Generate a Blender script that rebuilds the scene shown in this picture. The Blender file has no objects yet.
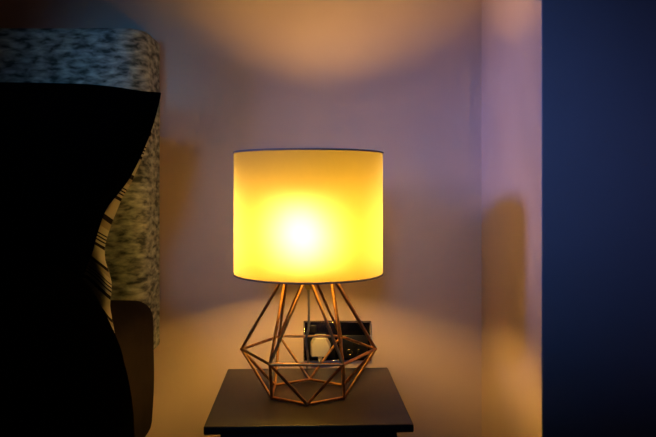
import bpy, bmesh, math
from mathutils import Vector, Matrix, noise

S = bpy.context.scene
COL = S.collection
F = 670.0            # focal length in pixels of the 656 px wide frame
HOR = 187.0          # pixel row of the horizon
CAMZ = 0.84

def P(px, py, d):
    """point in metres seen at a pixel, d metres in front of the lens"""
    return Vector(((px - 328.0) / F * d, d, CAMZ + (HOR - py) / F * d))

# ------------------------------------------------------------------ helpers
def tag(o, label=None, cat=None, group=None, kind=None):
    if label: o['label'] = label
    if cat: o['category'] = cat
    if group: o['group'] = group
    if kind: o['kind'] = kind
    return o

def empty(name, loc, label, cat):
    o = bpy.data.objects.new(name, None)
    o.empty_display_size = 0.05
    o.location = loc
    COL.objects.link(o)
    return tag(o, label, cat)

def obj(name, bm, mat, parent=None, smooth=True):
    bmesh.ops.recalc_face_normals(bm, faces=bm.faces[:])
    for e in bm.edges:
        if len(e.link_faces) == 2 and e.calc_face_angle(0) > .75:
            e.smooth = False
    me = bpy.data.meshes.new(name)
    bm.to_mesh(me)
    bm.free()
    for m in (mat if isinstance(mat, (list, tuple)) else [mat]):
        me.materials.append(m)
    if smooth:
        for p in me.polygons:
            p.use_smooth = True
    o = bpy.data.objects.new(name, me)
    COL.objects.link(o)
    if parent:
        # meshes are written in world coordinates; bring them into the parent's frame
        root = parent
        off = Vector((0, 0, 0))
        while root:
            off += root.location
            root = root.parent
        me.transform(Matrix.Translation(-off))
        o.parent = parent
    return o

def add_box(bm, x0, x1, y0, y1, z0, z1, bev=0.0, seg=3):
    t = bmesh.new()
    r = bmesh.ops.create_cube(t, size=1.0)
    bmesh.ops.scale(t, vec=(x1 - x0, y1 - y0, z1 - z0), verts=t.verts)
    bmesh.ops.translate(t, vec=((x0 + x1) / 2, (y0 + y1) / 2, (z0 + z1) / 2), verts=t.verts)
    if bev:
        bmesh.ops.bevel(t, geom=t.edges[:], offset=bev, segments=seg, profile=0.5, affect='EDGES')
    me = bpy.data.meshes.new('t'); t.to_mesh(me); t.free()
    bm.from_mesh(me); bpy.data.meshes.remove(me)
    return bm

def box(*a, **k):
    return add_box(bmesh.new(), *a, **k)

def add_tube(bm, pts, r, n=10, closed=False, caps=True):
    pts = [Vector(p) for p in pts]
    m = len(pts)
    rings = []
    up = Vector((0, 0, 1))
    prev = None
    for i, p in enumerate(pts):
        if closed:
            d = (pts[(i + 1) % m] - pts[i]).normalized() + (pts[i] - pts[i - 1]).normalized()
        else:
            a = pts[max(0, i - 1)]; b = pts[min(m - 1, i + 1)]
            d = b - a
        d.normalize()
        if prev is None:
            s = d.cross(up)
            if s.length < 1e-3: s = d.cross(Vector((1, 0, 0)))
            s.normalize()
        else:
            s = prev - d * prev.dot(d)
            s.normalize()
        prev = s
        t = d.cross(s)
        k = 1.0
        if closed:
            c = (pts[(i + 1) % m] - pts[i]).normalized().dot((pts[i] - pts[i - 1]).normalized())
            k = 1.0
        rings.append([bm.verts.new(p + (s * math.cos(2 * math.pi * j / n) + t * math.sin(2 * math.pi * j / n)) * r * k) for j in range(n)])
    rng = range(m) if closed else range(m - 1)
    for i in rng:
        A, B = rings[i], rings[(i + 1) % m]
        for j in range(n):
            bm.faces.new((A[j], A[(j + 1) % n], B[(j + 1) % n], B[j]))
    if caps and not closed:
        bm.faces.new(rings[0]); bm.faces.new(rings[-1])
    return bm

def add_lathe(bm, prof, cx, cy, n=48, rot=None):
    """prof: (radius, z) from bottom to top, absolute z"""
    rings = []
    for r, z in prof:
        if r < 1e-6:
            rings.append([bm.verts.new((cx, cy, z))])
        else:
            rings.append([bm.verts.new((cx + r * math.cos(2 * math.pi * j / n), cy + r * math.sin(2 * math.pi * j / n), z)) for j in range(n)])
    for A, B in zip(rings, rings[1:]):
        for j in range(n):
            a = [A[j % len(A)], A[(j + 1) % len(A)], B[(j + 1) % len(B)], B[j % len(B)]]
            u = []
            for v in a:
                if v not in u: u.append(v)
            if len(u) >= 3: bm.faces.new(u)
    return bm

def smooth_path(pts, k=8):
    """Catmull-Rom through the points"""
    pts = [Vector(p) for p in pts]
    out = []
    for i in range(len(pts) - 1):
        p0 = pts[max(0, i - 1)]; p1 = pts[i]; p2 = pts[i + 1]; p3 = pts[min(len(pts) - 1, i + 2)]
        for s in range(k):
            t = s / k
            out.append(0.5 * ((2 * p1) + (p2 - p0) * t + (2 * p0 - 5 * p1 + 4 * p2 - p3) * t * t + (3 * p1 - p0 - 3 * p2 + p3) * t ** 3))
    out.append(pts[-1])
    return out

# ------------------------------------------------------------------ materials
def mat(name, color, rough=0.6, metal=0.0, **kw):
    m = bpy.data.materials.new(name)
    m.use_nodes = True
    b = m.node_tree.nodes['Principled BSDF']
    b.inputs['Base Color'].default_value = (*color, 1)
    b.inputs['Roughness'].default_value = rough
    b.inputs['Metallic'].default_value = metal
    for k, v in kw.items():
        b.inputs[k].default_value = v
    return m

def nodes(m):
    return m.node_tree.nodes, m.node_tree.links, m.node_tree.nodes['Principled BSDF']

def noise_color(m, c0, c1, scale, detail=4, lo=0.35, hi=0.65, stretch=(1, 1, 1), bump=0.0, bscale=None, dist=0.0):
    N, L, b = nodes(m)
    tc = N.new('ShaderNodeTexCoord')
    mp = N.new('ShaderNodeMapping'); mp.inputs['Scale'].default_value = stretch
    L.new(tc.outputs['Object'], mp.inputs['Vector'])
    n = N.new('ShaderNodeTexNoise'); n.inputs['Scale'].default_value = scale; n.inputs['Detail'].default_value = detail
    n.inputs['Distortion'].default_value = dist
    L.new(mp.outputs['Vector'], n.inputs['Vector'])
    r = N.new('ShaderNodeValToRGB')
    r.color_ramp.elements[0].position = lo; r.color_ramp.elements[0].color = (*c0, 1)
    r.color_ramp.elements[1].position = hi; r.color_ramp.elements[1].color = (*c1, 1)
    L.new(n.outputs['Fac'], r.inputs['Fac'])
    L.new(r.outputs['Color'], b.inputs['Base Color'])
    if bump:
        n2 = N.new('ShaderNodeTexNoise'); n2.inputs['Scale'].default_value = bscale or scale; n2.inputs['Detail'].default_value = 5
        L.new(mp.outputs['Vector'], n2.inputs['Vector'])
        bp = N.new('ShaderNodeBump'); bp.inputs['Strength'].default_value = bump; bp.inputs['Distance'].default_value = 0.004
        L.new(n2.outputs['Fac'], bp.inputs['Height'])
        L.new(bp.outputs['Normal'], b.inputs['Normal'])
    return m

M = {}
M['wall'] = noise_color(mat('mauve_paint', (.42, .36, .38), .75), (.64, .50, .53), (.68, .54, .57), 6, bump=.04, bscale=220)
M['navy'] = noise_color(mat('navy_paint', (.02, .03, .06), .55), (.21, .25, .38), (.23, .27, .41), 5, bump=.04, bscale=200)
M['floor'] = noise_color(mat('carpet', (.06, .055, .055), .95), (.05, .045, .045), (.09, .08, .08), 300, bump=.5, bscale=500)
M['ceiling'] = noise_color(mat('ceiling_paint', (.6, .58, .58), .9), (.30, .28, .28), (.33, .31, .31), 4)
M['skirting'] = mat('skirting_gloss', (.5, .47, .47), .35)
M['copper'] = mat('copper_wire', (.72, .33, .15), .28, 1.0)
noise_color(M['copper'], (.62, .32, .12), (.80, .44, .18), 120)
M['brass'] = mat('brass_holder', (.75, .62, .25), .4, 0.3)
M['trim'] = mat('shade_trim', (.16, .14, .24), .55)  # unlit rim and its bluish reflection put into the colour
M['cable'] = mat('grey_cable', (.42, .38, .34), .4)
M['plug'] = mat('white_plug', (.62, .58, .55), .35)
M['nickel'] = mat('black_nickel', (.06, .055, .055), .22, 1.0)
noise_color(M['nickel'], (.05, .045, .045), (.08, .07, .07), 40)
M['black_plastic'] = mat('black_plastic', (.006, .006, .006), .35)
M['hole'] = mat('socket_hole', (.002, .002, .002), .8)
M['chrome'] = mat('chrome', (.6, .58, .56), .2, 1.0)
M['table'] = mat('charcoal_lacquer', (.03, .026, .028), .38)
noise_color(M['table'], (.023, .0205, .023), (.029, .026, .0285), 30, stretch=(6, 1, 1), bump=.02, bscale=60)
M['table_body'] = mat('dark_carcass', (.010, .009, .010), .5)
M['black_cloth'] = noise_color(mat('black_cotton', (.0022, .0022, .0024), .95), (.0006, .0006, .0007), (.0012, .0012, .0013), 600)
M['black_cloth'].node_tree.nodes['Principled BSDF'].inputs['Specular IOR Level'].default_value = 0.0
M['sheet'] = noise_color(mat('brown_sheet', (.035, .022, .013), .9), (.005, .0027, .0018), (.0085, .0046, .003), 30, bump=.15, bscale=25)
M['sheet'].node_tree.nodes['Principled BSDF'].inputs['Specular IOR Level'].default_value = 0.1
M['divan'] = noise_color(mat('divan_fabric', (.02, .015, .012), .9), (.016, .012, .010), (.022, .017, .014), 300)
# crushed velvet
M['velvet'] = mat('crushed_velvet', (.2, .25, .28), .55)
noise_color(M['velvet'], (.05, .066, .07), (.56, .64, .66), 60, detail=12, lo=.36, hi=.74, stretch=(.6, .6, 1.5), bump=.06, bscale=60, dist=.25)
M['velvet'].node_tree.nodes['Principled BSDF'].inputs['Sheen Weight'].default_value = 0.0
M['velvet'].node_tree.nodes['Principled BSDF'].inputs['Specular IOR Level'].default_value = 0.15
M['velvet'].node_tree.nodes['Principled BSDF'].inputs['Sheen Roughness'].default_value = 0.35

def striped_cloth():
    m = mat('striped_cotton', (.3, .28, .25), .9)
    N, L, b = nodes(m)
    b.inputs['Specular IOR Level'].default_value = 0.1
    tc = N.new('ShaderNodeTexCoord')
    uv = N.new('ShaderNodeUVMap')
    sep = N.new('ShaderNodeSeparateXYZ')
    n = N.new('ShaderNodeTexNoise'); n.inputs['Scale'].default_value = 9; n.inputs['Detail'].default_value = 2
    L.new(tc.outputs['Object'], n.inputs['Vector'])
    L.new(uv.outputs['UV'], sep.inputs['Vector'])
    wob = N.new('ShaderNodeMath'); wob.operation = 'MULTIPLY_ADD'; wob.inputs[1].default_value = 0.05
    L.new(n.outputs['Fac'], wob.inputs[0]); L.new(sep.outputs['Y'], wob.inputs[2])
    fr = N.new('ShaderNodeMath'); fr.operation = 'MULTIPLY'; fr.inputs[1].default_value = 5.2
    L.new(wob.outputs[0], fr.inputs[0])
    f2 = N.new('ShaderNodeMath'); f2.operation = 'FRACT'
    L.new(fr.outputs[0], f2.inputs[0])
    r = N.new('ShaderNodeValToRGB'); cr = r.color_ramp; cr.interpolation = 'CONSTANT'
    light = (.46, .46, .48, 1); tan = (.30, .28, .26, 1); dark = (.012, .012, .016, 1)
    stops = [(0, light), (.20, dark), (.27, light), (.33, dark), (.36, light), (.40, dark), (.43, light), (.47, dark), (.50, light), (.62, tan), (.74, dark), (.84, light)]
    cr.elements[0].position = 0; cr.elements[0].color = light
    cr.elements[1].position = .20; cr.elements[1].color = dark
    for p, c in stops[2:]:
        e = cr.elements.new(p); e.color = c
    L.new(f2.outputs[0], r.inputs['Fac'])
    L.new(r.outputs['Color'], b.inputs['Base Color'])
    return m
M['stripe'] = striped_cloth()

def shade_material():
    m = bpy.data.materials.new('shade_fabric'); m.use_nodes = True
    N, L = m.node_tree.nodes, m.node_tree.links
    N.remove(N['Principled BSDF'])
    out = N['Material Output']
    tc = N.new('ShaderNodeTexCoord')
    mp = N.new('ShaderNodeMapping'); mp.inputs['Scale'].default_value = (1, 1, .12)
    L.new(tc.outputs['Object'], mp.inputs['Vector'])
    n = N.new('ShaderNodeTexNoise'); n.inputs['Scale'].default_value = 420; n.inputs['Detail'].default_value = 2
    L.new(mp.outputs['Vector'], n.inputs['Vector'])
    r = N.new('ShaderNodeValToRGB')
    r.color_ramp.elements[0].color = (*SHADE_T0, 1); r.color_ramp.elements[1].color = (*SHADE_T1, 1)
    L.new(n.outputs['Fac'], r.inputs['Fac'])
    tr = N.new('ShaderNodeBsdfTranslucent'); L.new(r.outputs['Color'], tr.inputs['Color'])
    df = N.new('ShaderNodeBsdfDiffuse'); df.inputs['Color'].default_value = (*SHADE_D, 1)
    rf = N.new('ShaderNodeBsdfRefraction'); rf.inputs['Color'].default_value = (*SHADE_R, 1)
    rf.inputs['IOR'].default_value = 1.45; rf.inputs['Roughness'].default_value = 1.0
    a = N.new('ShaderNodeAddShader'); L.new(tr.outputs[0], a.inputs[0]); L.new(df.outputs[0], a.inputs[1])
    b = N.new('ShaderNodeAddShader'); L.new(a.outputs[0], b.inputs[0]); L.new(rf.outputs[0], b.inputs[1])
    L.new(b.outputs[0], out.inputs['Surface'])
    return m
SHADE_T0 = (.062, .051, .012); SHADE_T1 = (.068, .057, .016)
SHADE_D = (.10, .09, .05)
SHADE_R = (.031, .036, .046)
M['shade'] = shade_material()

BULB_L = 420.0
def bulb_material():
    m = bpy.data.materials.new('glowing_bulb'); m.use_nodes = True
    N, L = m.node_tree.nodes, m.node_tree.links
    b = N['Principled BSDF']
    b.inputs['Base Color'].default_value = (.8, .75, .65, 1)
    b.inputs['Emission Color'].default_value = (1.0, .54, .085, 1)
    # emission fades at the glass ends, to weaken light going up and down
    tc = N.new('ShaderNodeTexCoord'); sp = N.new('ShaderNodeSeparateXYZ')
    L.new(tc.outputs['Normal'], sp.inputs['Vector'])
    m1 = N.new('ShaderNodeMath'); m1.operation = 'MULTIPLY'
    L.new(sp.outputs['Z'], m1.inputs[0]); L.new(sp.outputs['Z'], m1.inputs[1])
    m2 = N.new('ShaderNodeMath'); m2.operation = 'SUBTRACT'; m2.inputs[0].default_value = 1.0; m2.use_clamp = True
    L.new(m1.outputs[0], m2.inputs[1])
    m3 = N.new('ShaderNodeMath'); m3.operation = 'POWER'; m3.inputs[1].default_value = 1.6
    L.new(m2.outputs[0], m3.inputs[0])
    m4 = N.new('ShaderNodeMath'); m4.operation = 'MULTIPLY'; m4.inputs[1].default_value = BULB_L
    L.new(m3.outputs[0], m4.inputs[0])
    L.new(m4.outputs[0], b.inputs['Emission Strength'])
    return m
M['bulb'] = bulb_material()

# ------------------------------------------------------------------ the room
WX = .33            # face of the side of the alcove
WY = 1.44           # back wall
FY = 1.036          # navy front of the projecting wall
CEIL = 2.4
tag(obj('floor', box(-2.6, 1.6, -2.0, WY + .12, -.05, 0), M['floor'], smooth=False), kind='structure')
tag(obj('ceiling', box(-2.6, 1.6, -2.0, WY + .12, CEIL, CEIL + .05), M['ceiling'], smooth=False), kind='structure')
tag(obj('wall_back', box(-2.6, WX, WY, WY + .12, 0, CEIL), M['wall'], smooth=False), kind='structure')
tag(obj('wall_left', box(-2.72, -2.6, -2.0, WY + .12, 0, CEIL), M['wall'], smooth=False), kind='structure')

def right_wall():
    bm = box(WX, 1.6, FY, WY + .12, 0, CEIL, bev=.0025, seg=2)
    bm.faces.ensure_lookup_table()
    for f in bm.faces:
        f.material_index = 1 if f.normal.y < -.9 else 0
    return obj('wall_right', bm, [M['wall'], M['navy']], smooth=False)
tag(right_wall(), kind='structure')
tag(obj('baseboard_back', box(-2.6, WX - .015, WY - .015, WY, 0, .10, bev=.004), M['skirting'], smooth=False), kind='structure')
tag(obj('baseboard_right', box(WX - .015, WX, FY, WY, 0, .10, bev=.004), M['skirting'], smooth=False), kind='structure')

# ------------------------------------------------------------------ bedside table
TT = CAMZ - .3445   # table top height
LX, LY = -.0326, 1.12   # lamp axis
tx0, tx1, ty0, ty1 = -.1845, .1195, .968, 1.275
t = empty('bedside_table', (-.0325, 1.1215, 0), 'small square charcoal bedside table under the lit lamp, beside the bed', 'bedside table')
obj('table_top', box(tx0, tx1, ty0, ty1, TT - .0125, TT, bev=.002), M['table'], t)
bz0, bz1 = .10, TT - .0125
i = .022
bm = bmesh.new()
add_box(bm, tx0 + i, tx0 + i + .015, ty0 + .035, ty1 - .006, bz0, bz1, bev=.001)
add_box(bm, tx1 - i - .015, tx1 - i, ty0 + .035, ty1 - .006, bz0, bz1, bev=.001)
add_box(bm, tx0 + i + .0151, tx1 - i - .0151, ty1 - .014, ty1 - .006, bz0, bz1)
add_box(bm, tx0 + i + .0151, tx1 - i - .0151, ty0 + .035, ty1 - .0141, bz0, bz0 + .015)
obj('carcass', bm, M['table_body'], t)
for k in range(2):
    z0 = bz0 + .004 + k * (bz1 - bz0 - .004) / 2
    z1 = z0 + (bz1 - bz0 - .004) / 2 - .004
    d = obj('drawer', box(tx0 + i, tx1 - i, ty0 + .018, ty0 + .0348, z0, z1, bev=.0015), M['table_body'], t)
    kb = bmesh.new()
    add_lathe(kb, [(0, 0), (.006, 0), (.006, .012), (.013, .018), (.013, .024), (0, .026)], 0, 0, 20)
    bmesh.ops.rotate(kb, cent=(0, 0, 0), matrix=Matrix.Rotation(math.radians(90), 3, 'X'), verts=kb.verts)
    bmesh.ops.translate(kb, vec=((tx0 + tx1) / 2, ty0 + .018, (z0 + z1) / 2), verts=kb.verts)
    obj('knob', kb, M['chrome'], d)
for sx in (tx0 + .03, tx1 - .03):
    for sy in (ty0 + .045, ty1 - .035):
        obj('leg', add_lathe(bmesh.new(), [(0, 0), (.010, 0), (.014, bz0), (0, bz0)], sx, sy, 16), M['table_body'], t)

t.rotation_euler.z = math.radians(2.0)
# ------------------------------------------------------------------ table lamp
lamp = empty('table_lamp', (LX, LY, TT), 'lit table lamp with cream drum shade on a copper wire cage base', 'lamp')
R_W = .0024
zb = TT + R_W * 1.25 + .0002
zm = CAMZ - .271
zt = CAMZ - .139
def ring(r, z, a0):
    return [Vector((LX + r * math.cos(math.radians(a0 + 60 * k)), LY + r * math.sin(math.radians(a0 + 60 * k)), z)) for k in range(6)]
base = ring(.068, zb, 30)       # vertices at 30, 90, ... 270 is nearest the lens
mid = ring(.112, zm, 0)
top = ring(.041, zt, 30)
def hexring(pts, r=R_W):
    bm = bmesh.new()
    for k in range(6):
        add_tube(bm, [pts[k], pts[(k + 1) % 6]], r, 10)
        bmesh.ops.create_icosphere(bm, subdivisions=2, radius=r * 1.25, matrix=Matrix.Translation(pts[k]))
    return bm
obj('base_ring', hexring(base), M['copper'], lamp)
obj('middle_ring', hexring(mid), M['copper'], lamp)
obj('top_ring', hexring(top), M['copper'], lamp)
for k in range(6):
    # mid vertex k at 60k degrees neighbours ring vertices at 60k+30 (index k) and 60k-30 (index k-1)
    for q in (k, (k - 1) % 6):
        obj('lower_strut', add_tube(bmesh.new(), [mid[k], base[q]], R_W, 10), M['copper'], lamp)
        obj('upper_strut', add_tube(bmesh.new(), [mid[k], top[q]], R_W, 10), M['copper'], lamp)
# lamp holder with three arms to the top ring
BX, BY = LX - .015, LY - .008      # the bulb leans towards the left of the shade
hz = zt
bm = add_lathe(bmesh.new(), [(0, hz - .033), (.0035, hz - .033), (.005, hz - .030), (.0085, hz - .026), (.0095, hz - .022), (.0085, hz - .018), (.0075, hz - .015), (.013, hz - .012), (.0165, hz - .006), (.0165, hz + .004), (.014, hz + .006), (.014, hz + .007), (0, hz + .007)], LX, LY, 32)
holder = obj('lamp_holder', bm, M['brass'], lamp)
for k in (0, 2, 4):
    obj('holder_arm', add_tube(bmesh.new(), [(LX, LY, hz), top[k]], .0016, 8), M['copper'], holder)

# bulb: cap plus glass, tilted
tilt = Vector((BX - LX, BY - LY, .075)).normalized()
rotm = Vector((0, 0, 1)).rotation_difference(tilt).to_matrix()
def tilted(prof, n=32):
    bm = add_lathe(bmesh.new(), prof, 0, 0, n)
    bmesh.ops.rotate(bm, cent=(0, 0, 0), matrix=rotm, verts=bm.verts)
    bmesh.ops.translate(bm, vec=(LX, LY, hz + .0075), verts=bm.verts)
    return bm
gl = [(0, .0105), (.0130, .0105), (.0150, .015)]
for a in range(-40, 1, 10):
    gl.append((.024 * math.cos(math.radians(a)), .027 + .016 * math.sin(math.radians(a))))
for a in range(0, 91, 10):
    gl.append((max(0, .024 * math.cos(math.radians(a))) if a < 90 else 0, .082 + .020 * math.sin(math.radians(a))))
bulb = obj('light_bulb', tilted(gl), M['bulb'], lamp)
obj('bulb_cap', tilted([(0, 0), (.0125, 0), (.0130, .004), (.0122, .005), (.0130, .007), (.0125, .010), (0, .010)]), M['chrome'], bulb)

# added baffle inside the shade, weakens the light falling below the bulb
bm = add_lathe(bmesh.new(), [(.0172, hz + .002), (.030, hz + .0145), (.052, hz + .0225), (.0522, hz + .0235), (.029, hz + .0165), (.0172, hz + .0050)], LX, LY, 40)
obj('added_baffle', bm, M['brass'], holder)
# shade
RS, zs0, zs1 = .1238, CAMZ - .1435, CAMZ + .0565
bm = bmesh.new()
n = 128
rows = 24
g = [[bm.verts.new((LX + RS * math.cos(2 * math.pi * j / n), LY + RS * math.sin(2 * math.pi * j / n), zs0 + (zs1 - zs0) * k / rows)) for j in range(n)] for k in range(rows + 1)]
for k in range(rows):
    for j in range(n):
        bm.faces.new((g[k][j], g[k][(j + 1) % n], g[k + 1][(j + 1) % n], g[k + 1][j]))
shade = obj('lamp_shade', bm, M['shade'], lamp)
for z in (zs0, zs1):
    c = [(LX + RS * math.cos(2 * math.pi * j / 96), LY + RS * math.sin(2 * math.pi * j / 96), z) for j in range(96)]
    tag(obj('trim', add_tube(bmesh.new(), c, .0015, 8, closed=True), M['trim'], shade), 'thin edge of the shade, its unlit bluish look put into the colour')
bm = bmesh.new()
zr = zs0 + .012
add_tube(bm, [(LX + .0185 * math.cos(2 * math.pi * j / 32), LY + .0185 * math.sin(2 * math.pi * j / 32), hz - .002) for j in range(32)], .0014, 8, closed=True)
for k in range(3):
    a = math.radians(70 + 120 * k)
    add_tube(bm, [(LX + .0185 * math.cos(a), LY + .0185 * math.sin(a), hz - .002), (LX + .07 * math.cos(a), LY + .07 * math.sin(a), hz - .002), (LX + RS * math.cos(a), LY + RS * math.sin(a), zs0 + .001)], .0013, 8)
obj('shade_carrier', bm, M['brass'], shade)

# cable from the holder over the back of the table, down and up to the plug
PD = WY - .012      # face of the socket plate
plug_c = P(320, 348, 1.40)
pts = [Vector((LX, LY, hz - .032)), P(308.8, 301, 1.132), P(309, 312, 1.15), P(308.6, 328, 1.165), P(306.3, 338, 1.18), P(307, 350, 1.215), P(308.5, 362, 1.255),
       Vector((-.040, 1.282, TT + .006)), Vector((-.040, 1.292, TT - .03)), Vector((-.035, 1.31, TT - .12)), Vector((-.026, 1.345, TT - .17)), Vector((-.018, 1.375, TT - .12)), Vector((plug_c.x - .002, 1.392, TT - .03)), Vector((plug_c.x - .001, 1.400, plug_c.z - .0235))]
obj('power_cable', add_tube(bmesh.new(), smooth_path(pts, 8), .0021, 8), M['cable'], lamp)

# ------------------------------------------------------------------ wall socket and plug
s0 = P(303.5, 360.5, WY); s1 = P(371, 320.5, WY)
sx0, sx1, sz0, sz1 = s0.x, s1.x, s0.z, s1.z
sock = empty('wall_socket', ((sx0 + sx1) / 2, WY, (sz0 + sz1) / 2), 'black double wall socket with a bright metal rim, low on the mauve wall', 'socket')
obj('face_plate', box(sx0, sx1, WY - .007, WY - .0002, sz0, sz1, bev=.0022), M['nickel'], sock)
# rim: thin bright frame
bm = bmesh.new()
rz = .0011
fy = WY - .0075
loop = [(sx0 + .002, fy, sz0 + .002), (sx1 - .002, fy, sz0 + .002), (sx1 - .002, fy, sz1 - .002), (sx0 + .002, fy, sz1 - .002)]
for k in range(4):
    add_tube(bm, [loop[k], loop[(k + 1) % 4]], rz, 8)
tag(obj('rim', bm, M['chrome'], sock), 'thin bright metal rim')
cw = (sx1 - sx0)
for k, cx in enumerate((sx0 + cw * .27, sx0 + cw * .75)):
    ins = obj('socket_outlet', box(cx - .029, cx + .029, WY - .0092, WY - .0068, sz0 + .007, sz0 + .056, bev=.001), M['black_plastic'], sock)
    zc = sz0 + .026
    bm = bmesh.new()
    add_box(bm, cx - .0022, cx + .0022, WY - .0096, WY - .0088, zc + .008, zc + .017)
    add_box(bm, cx - .0135, cx - .0075, WY - .0096, WY - .0088, zc - .008, zc - .004)
    add_box(bm, cx + .0075, cx + .0135, WY - .0096, WY - .0088, zc - .008, zc - .004)
    obj('pin_hole', bm, M['hole'], ins)
    if k:
        for dx in (-.0105, .0105):
            b2 = bmesh.new()
            add_tube(b2, [(cx + dx + .0062 * math.cos(2 * math.pi * j / 24), WY - .0093, zc - .006 + .0062 * math.sin(2 * math.pi * j / 24)) for j in range(24)], .0008, 6, closed=True)
            obj('hole_ring', b2, M['nickel'], ins)
    rk = cx + (-.018 if k == 0 else -.034)
    r_ = obj('rocker_switch', box(rk - .0065, rk + .0065, WY - .0105, WY - .0068, sz1 - .024, sz1 - .008, bev=.001), M['black_plastic'], sock)
for cx in (sx0 + .013, sx1 - .013):
    bm = add_lathe(bmesh.new(), [(0, 0), (.0028, 0), (.0028, .0008), (.0018, .0014), (0, .0015)], 0, 0, 16)
    bmesh.ops.rotate(bm, cent=(0, 0, 0), matrix=Matrix.Rotation(math.radians(90), 3, 'X'), verts=bm.verts)
    bmesh.ops.translate(bm, vec=(cx, WY - .0069, (sz0 + sz1) / 2 + .008), verts=bm.verts)
    obj('screw', bm, M['chrome'], sock)

def plug_bm():
    o2 = [(-.0215, -.0225), (.0165, -.0225), (.0225, .001), (.0110, .0235), (-.0125, .0235), (-.0220, .007)]
    pc = P(320.5, 347.5, 1.405)
    bm = bmesh.new()
    y0, y1 = WY - .038, WY - .0098
    v0 = [bm.verts.new((pc.x + x * .88, y0, pc.z + z * .88)) for x, z in o2]
    v1 = [bm.verts.new((pc.x + x, y1, pc.z + z)) for x, z in o2]
    bm.faces.new(v0); bm.faces.new(v1)
    for k in range(6):
        bm.faces.new((v0[k], v0[(k + 1) % 6], v1[(k + 1) % 6], v1[k]))
    bmesh.ops.bevel(bm, geom=bm.edges[:], offset=.0028, segments=3, profile=.5, affect='EDGES')
    return bm, pc
bm, pc = plug_bm()
plug = empty('power_plug', (pc.x, WY - .0098, pc.z), 'pale three-pin plug pushed into the left outlet of the wall socket', 'plug')
obj('plug_body', bm, M['plug'], plug)
tag(obj('cable_grip', add_lathe(bmesh.new(), [(0, pc.z - .0285), (.0035, pc.z - .0285), (.0048, pc.z - .0235), (.0048, pc.z - .021), (0, pc.z - .021)], pc.x - .001, 1.405, 16), M['cable'], plug), 'grey cable grip')

# ------------------------------------------------------------------ bed
HBX = -.361
bed = empty('bed', (-1.08, .45, 0), 'bed with a silvery blue crushed velvet headboard against the mauve wall', 'bed')
bm = bmesh.new()
hb_z0, hb_z1 = CAMZ - .345, CAMZ + .314
def headboard():
    bm = box(-1.80, HBX, WY - .128, WY - .003, hb_z0, hb_z1)
    ed = [e for e in bm.edges if abs(e.verts[0].co.z - e.verts[1].co.z) > .1 and e.verts[0].co.y < WY - .1]
    bmesh.ops.bevel(bm, geom=ed, offset=.045, segments=8, profile=.5, affect='EDGES')
    ed = [e for e in bm.edges if abs(e.verts[0].co.z - e.verts[1].co.z) < 1e-4]
    bmesh.ops.bevel(bm, geom=ed, offset=.013, segments=4, profile=.5, affect='EDGES')
    bmesh.ops.subdivide_edges(bm, edges=[e for e in bm.edges if e.calc_length() > .1], cuts=40, use_grid_fill=True)
    for v in bm.verts:
        if v.co.y < WY - .03:
            v.co.y += .0035 * noise.noise(v.co * 9)
            v.co.x += .0022 * noise.noise(v.co * Vector((22, 22, 22)).x + Vector((3, 1, 7)))
    return bm
obj('headboard', headboard(), M['velvet'], bed)
for x in (-1.5, -.62):
    obj('headboard_strut', box(x - .03, x + .03, WY - .05, WY - .03, .02, hb_z0 + .01, bev=.003), M['black_plastic'], bed)
obj('divan_base', box(-1.79, -.382, -.52, WY - .132, .06, .355, bev=.012), M['divan'], bed)
for x in (-1.7, -.47):
    for y in (-.42, 1.25):
        obj('foot', add_lathe(bmesh.new(), [(0, 0), (.022, 0), (.026, .06), (0, .06)], x, y, 20), M['black_plastic'], bed)

def mattress():
    bm = box(-1.785, -.338, -.52, WY - .132, .357, CAMZ - .216, bev=.032, seg=6)
    bmesh.ops.subdivide_edges(bm, edges=[e for e in bm.edges if e.calc_length() > .12], cuts=30, use_grid_fill=True)
    for v in bm.verts:
        k = (v.co.z - .357) / (CAMZ - .216 - .357)
        if v.co.x > -.6:
            v.co.x += .006 * math.sin(math.pi * min(1, max(0, k))) + .003 * noise.noise(v.co * 8)
        if k > .8:
            v.co.z += .003 * noise.noise(v.co * 10 + Vector((5, 0, 0)))
    return bm
mt = obj('mattress', mattress(), M['sheet'])
tag(mt, 'mattress in a dark brown fitted sheet, side facing the bedside table', 'mattress')

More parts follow.
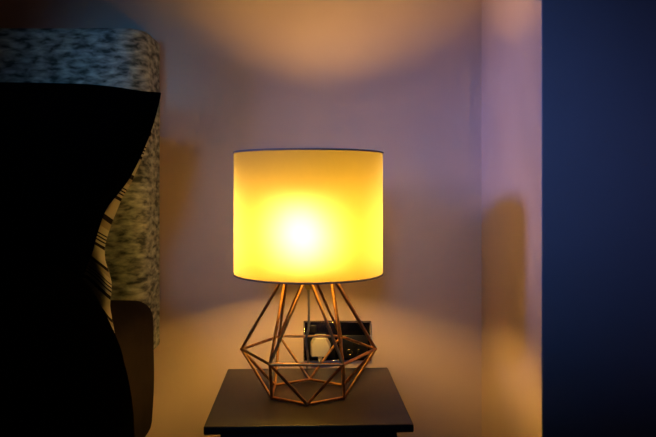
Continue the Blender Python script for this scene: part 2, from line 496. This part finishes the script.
# pillows: a Coons patch between four edge curves, inflated
def lerp_curve(pts, n):
    pp = smooth_path(pts, 12)
    d = [0]
    for a, b in zip(pp, pp[1:]): d.append(d[-1] + (b - a).length)
    out = []
    j = 0
    for k in range(n + 1):
        t = d[-1] * k / n
        while j < len(d) - 2 and d[j + 1] < t: j += 1
        s = (t - d[j]) / max(1e-9, d[j + 1] - d[j])
        out.append(pp[j].lerp(pp[j + 1], min(1, max(0, s))))
    return out
def pillow_bm(topc, rightc, bottomc, leftc, thick, seed, nu=70, nv=50, fold=.006):
    """topc / bottomc run left to right, leftc / rightc run bottom to top"""
    T = lerp_curve(topc, nu); B = lerp_curve(bottomc, nu); Lf = lerp_curve(leftc, nv); Rt = lerp_curve(rightc, nv)
    bm = bmesh.new()
    uvl = bm.loops.layers.uv.new('UVMap')
    def base(i, j):
        u = i / nu; v = j / nv
        return (B[i] * (1 - v) + T[i] * v) + (Lf[j] * (1 - u) + Rt[j] * u) - (B[0] * (1 - u) * (1 - v) + B[-1] * u * (1 - v) + T[0] * (1 - u) * v + T[-1] * u * v)
    nrm = Vector((0, -1, .22)).normalized()
    def th(i, j):
        u = 2 * i / nu - 1; v = 2 * j / nv - 1
        return thick * .5 * ((1 - abs(u) ** 4) ** .62) * ((1 - abs(v) ** 4) ** .62)
    sides = []
    for s in (1, -1):
        g = []
        for i in range(nu + 1):
            row = []
            for j in range(nv + 1):
                p = base(i, j)
                h = th(i, j)
                w = fold * noise.noise(p * 14 + Vector((seed, s * 3, 0))) + fold * .6 * noise.noise(p * 30 + Vector((0, seed, s)))
                k = min(1, h / (thick * .2)) if thick else 0
                row.append(p + nrm * s * (h + w * k))
            g.append(row)
        sides.append(g)
    V = [[[None] * (nv + 1) for _ in range(nu + 1)] for _ in range(2)]
    for i in range(nu + 1):
        for j in range(nv + 1):
            edge = i in (0, nu) or j in (0, nv)
            V[0][i][j] = bm.verts.new(sides[0][i][j])
            V[1][i][j] = V[0][i][j] if edge else bm.verts.new(sides[1][i][j])
    for s in range(2):
        for i in range(nu):
            for j in range(nv):
                q = [(i, j), (i + 1, j), (i + 1, j + 1), (i, j + 1)]
                f = bm.faces.new([V[s][a][b] for a, b in q])
                for lp, (a, b) in zip(f.loops, q):
                    lp[uvl].uv = (a / nu, b / nv)
    # hem points for the piping
    hem = [V[0][i][0].co.copy() for i in range(nu)] + [V[0][nu][j].co.copy() for j in range(nv)] + [V[0][i][nv].co.copy() for i in range(nu, 0, -1)] + [V[0][0][j].co.copy() for j in range(nv, 0, -1)]
    return bm, hem

# black pillow: plane leans back
def bk(px, py):
    d = .965 + .48 * ((320 - py) / F * 1.1)
    return P(px, py, d)
bm, hem = pillow_bm(
    [bk(-250, 108), bk(-170, 92), bk(-60, 84), bk(64, 84.5), bk(110, 87.5), bk(140, 92), bk(160, 93.5)],
    [bk(70, 315), bk(82, 277), bk(90.5, 254), bk(98.5, 226), bk(107, 206), bk(129, 177), bk(147, 139), bk(155, 115), bk(160, 93.5)],
    [bk(-260, 318), bk(-100, 318), bk(0, 316), bk(50, 318), bk(70, 315)],
    [bk(-260, 318), bk(-240, 250), bk(-238, 160), bk(-250, 108)], .085, 1.0, fold=.004)
pl = obj('pillow', bm, M['black_cloth'])
tag(pl, 'plain black pillow propped upright in front of the striped pillow', 'pillow', 'pillows on the bed')
obj('hem', add_tube(bmesh.new(), hem, .0022, 6, closed=True), M['black_cloth'], pl)

def st(px, py):
    d = 1.065 + .48 * ((335 - py) / F * 1.15) - .0013 * max(0, py - 318)
    return P(px, py, d)
bm, hem = pillow_bm(
    [st(-230, 122), st(-150, 110), st(-40, 104), st(60, 103), st(110, 105), st(140, 108), st(153, 112)],
    [st(117, 343), st(112.5, 322), st(110, 306), st(112, 288), st(109, 273), st(105, 258), st(107, 238), st(121, 201), st(133, 179), st(151, 135), st(153, 112)],
    [st(-240, 312), st(-100, 312), st(0, 312), st(60, 312), st(95, 315), st(106, 322), st(117, 343)],
    [st(-240, 312), st(-225, 250), st(-222, 180), st(-230, 122)], .08, 7.0, fold=.004)
pl2 = obj('pillow', bm, M['stripe'])
tag(pl2, 'pale pillow with thin black stripes, peeking out behind the black pillow', 'pillow', 'pillows on the bed')

# duvet: profile swept along the bed
def duvet_bm():
    bm = bmesh.new()
    outer = [(-1.80, -.36), (-1.83, -.25), (-1.80, -.16), (-1.70, -.115), (-1.30, -.10), (-.90, -.092), (-.62, -.093), (-.46, -.094), (-.39, -.093), (-.342, -.098), (-.315, -.111), (-.293, -.145), (-.265, -.205), (-.250, -.262), (-.244, -.32), (-.248, -.38), (-.280, -.42)]
    inner = [(-.296, -.41), (-.308, -.36), (-.312, -.25), (-.316, -.204), (-.45, -.205), (-.9, -.203), (-1.3, -.203), (-1.70, -.203), (-1.797, -.212), (-1.80, -.25)]
    prof = [Vector((x, 0, CAMZ + z)) for x, z in outer]
    prof = smooth_path(prof, 6)
    pin = [Vector((x, 0, CAMZ + z)) for x, z in inner]
    loop = prof + pin
    no = len(prof)
    cx = Vector((-1.0, 0, CAMZ - .15))
    ys = []
    y = -.5
    while y < .865:
        ys.append(y); y += .025
    ys += [.868, .878, .886, .890]
    rings = []
    for y in ys:
        e = max(0, (y - .83) / .06) if y > .83 else 0
        e = 1 - math.sqrt(max(0, 1 - e * e))
        row = []
        for k, p in enumerate(loop):
            q = Vector((p.x, y, p.z))
            if k < no:
                nearest = min(pin, key=lambda a: (a - p).length)
                q2 = Vector((nearest.x, y, nearest.z))
                q = q.lerp(q2, e * .45)
                w = .010 * noise.noise(Vector((p.x * 5, y * 6, p.z * 5))) + .005 * noise.noise(Vector((p.x * 13, y * 15, p.z * 13)))
                dirv = (Vector((p.x, 0, p.z)) - Vector((-1.0, 0, CAMZ - .5)))
                if y < .83: q += dirv.normalized() * w * min(1, (.83 - y) / .1)
            row.append(bm.verts.new(q))
        rings.append(row)
    m = len(loop)
    for A, B in zip(rings, rings[1:]):
        for j in range(m):
            bm.faces.new((A[j], A[(j + 1) % m], B[(j + 1) % m], B[j]))
    bm.faces.new(rings[0]); bm.faces.new(rings[-1])
    return bm
dv = obj('duvet', duvet_bm(), M['black_cloth'])
tag(dv, 'black duvet draped over the near side of the bed, below the black pillow', 'duvet')

# ------------------------------------------------------------------ light
w = bpy.data.worlds.new('World'); S.world = w; w.use_nodes = True
w.node_tree.nodes['Background'].inputs[0].default_value = (.25, .25, .5, 1)
w.node_tree.nodes['Background'].inputs[1].default_value = .0

def spot(name, loc, target, energy, color, angle, blend, radius, scale=(1, 1, 1)):
    ld = bpy.data.lights.new(name, 'SPOT')
    ld.energy = energy; ld.color = color; ld.spot_size = math.radians(angle); ld.spot_blend = blend
    ld.shadow_soft_size = radius
    o = bpy.data.objects.new(name, ld)
    o.location = loc
    o.rotation_euler = (Vector(target) - Vector(loc)).to_track_quat('-Z', 'Y').to_euler()
    o.scale = scale
    COL.objects.link(o)
    return o
spot('side_light', (-1.89, .38, CAMZ + .66), (.36, 1.244, CAMZ + .06), 108, (.42, .44, 1.0), 22, 1.0, .17, (1.0, .84, 1))
spot('front_fill_light', (-.30, -1.75, CAMZ + .75), (.0, 1.30, CAMZ + .01), 70, (.14, .48, 1.0), 20.5, 1.0, .30, (1.0, .75, 1))  # added blue fill from behind the camera, no known source

spot('teal_fill_light', (-.85, -1.60, CAMZ + .25), (-.435, 1.31, CAMZ + .235), 42, (.04, .62, 1.0), 7.2, 1.0, .12)  # added teal spot for the headboard, no real screen behind it

# ------------------------------------------------------------------ camera
cd = bpy.data.cameras.new('camera')
cd.sensor_width = 36.0
cd.lens = F / 656.0 * 36.0
cd.shift_y = -(218.5 - HOR) / 656.0
cd.clip_start = .01
cam = bpy.data.objects.new('camera', cd)
cam.location = (0, 0, CAMZ)
cam.rotation_euler = (math.radians(90), 0, 0)
COL.objects.link(cam)
S.camera = cam

S.view_settings.view_transform = 'Standard'
S.view_settings.look = 'None'
S.view_settings.exposure = 0.0
S.view_settings.gamma = 1.0
S.view_settings.use_curve_mapping = False
S.cycles.use_denoising = True
S.cycles.max_bounces = 10
S.cycles.diffuse_bounces = 6
S.cycles.transmission_bounces = 6
S.cycles.sample_clamp_indirect = 6.0
S.cycles.caustics_refractive = True
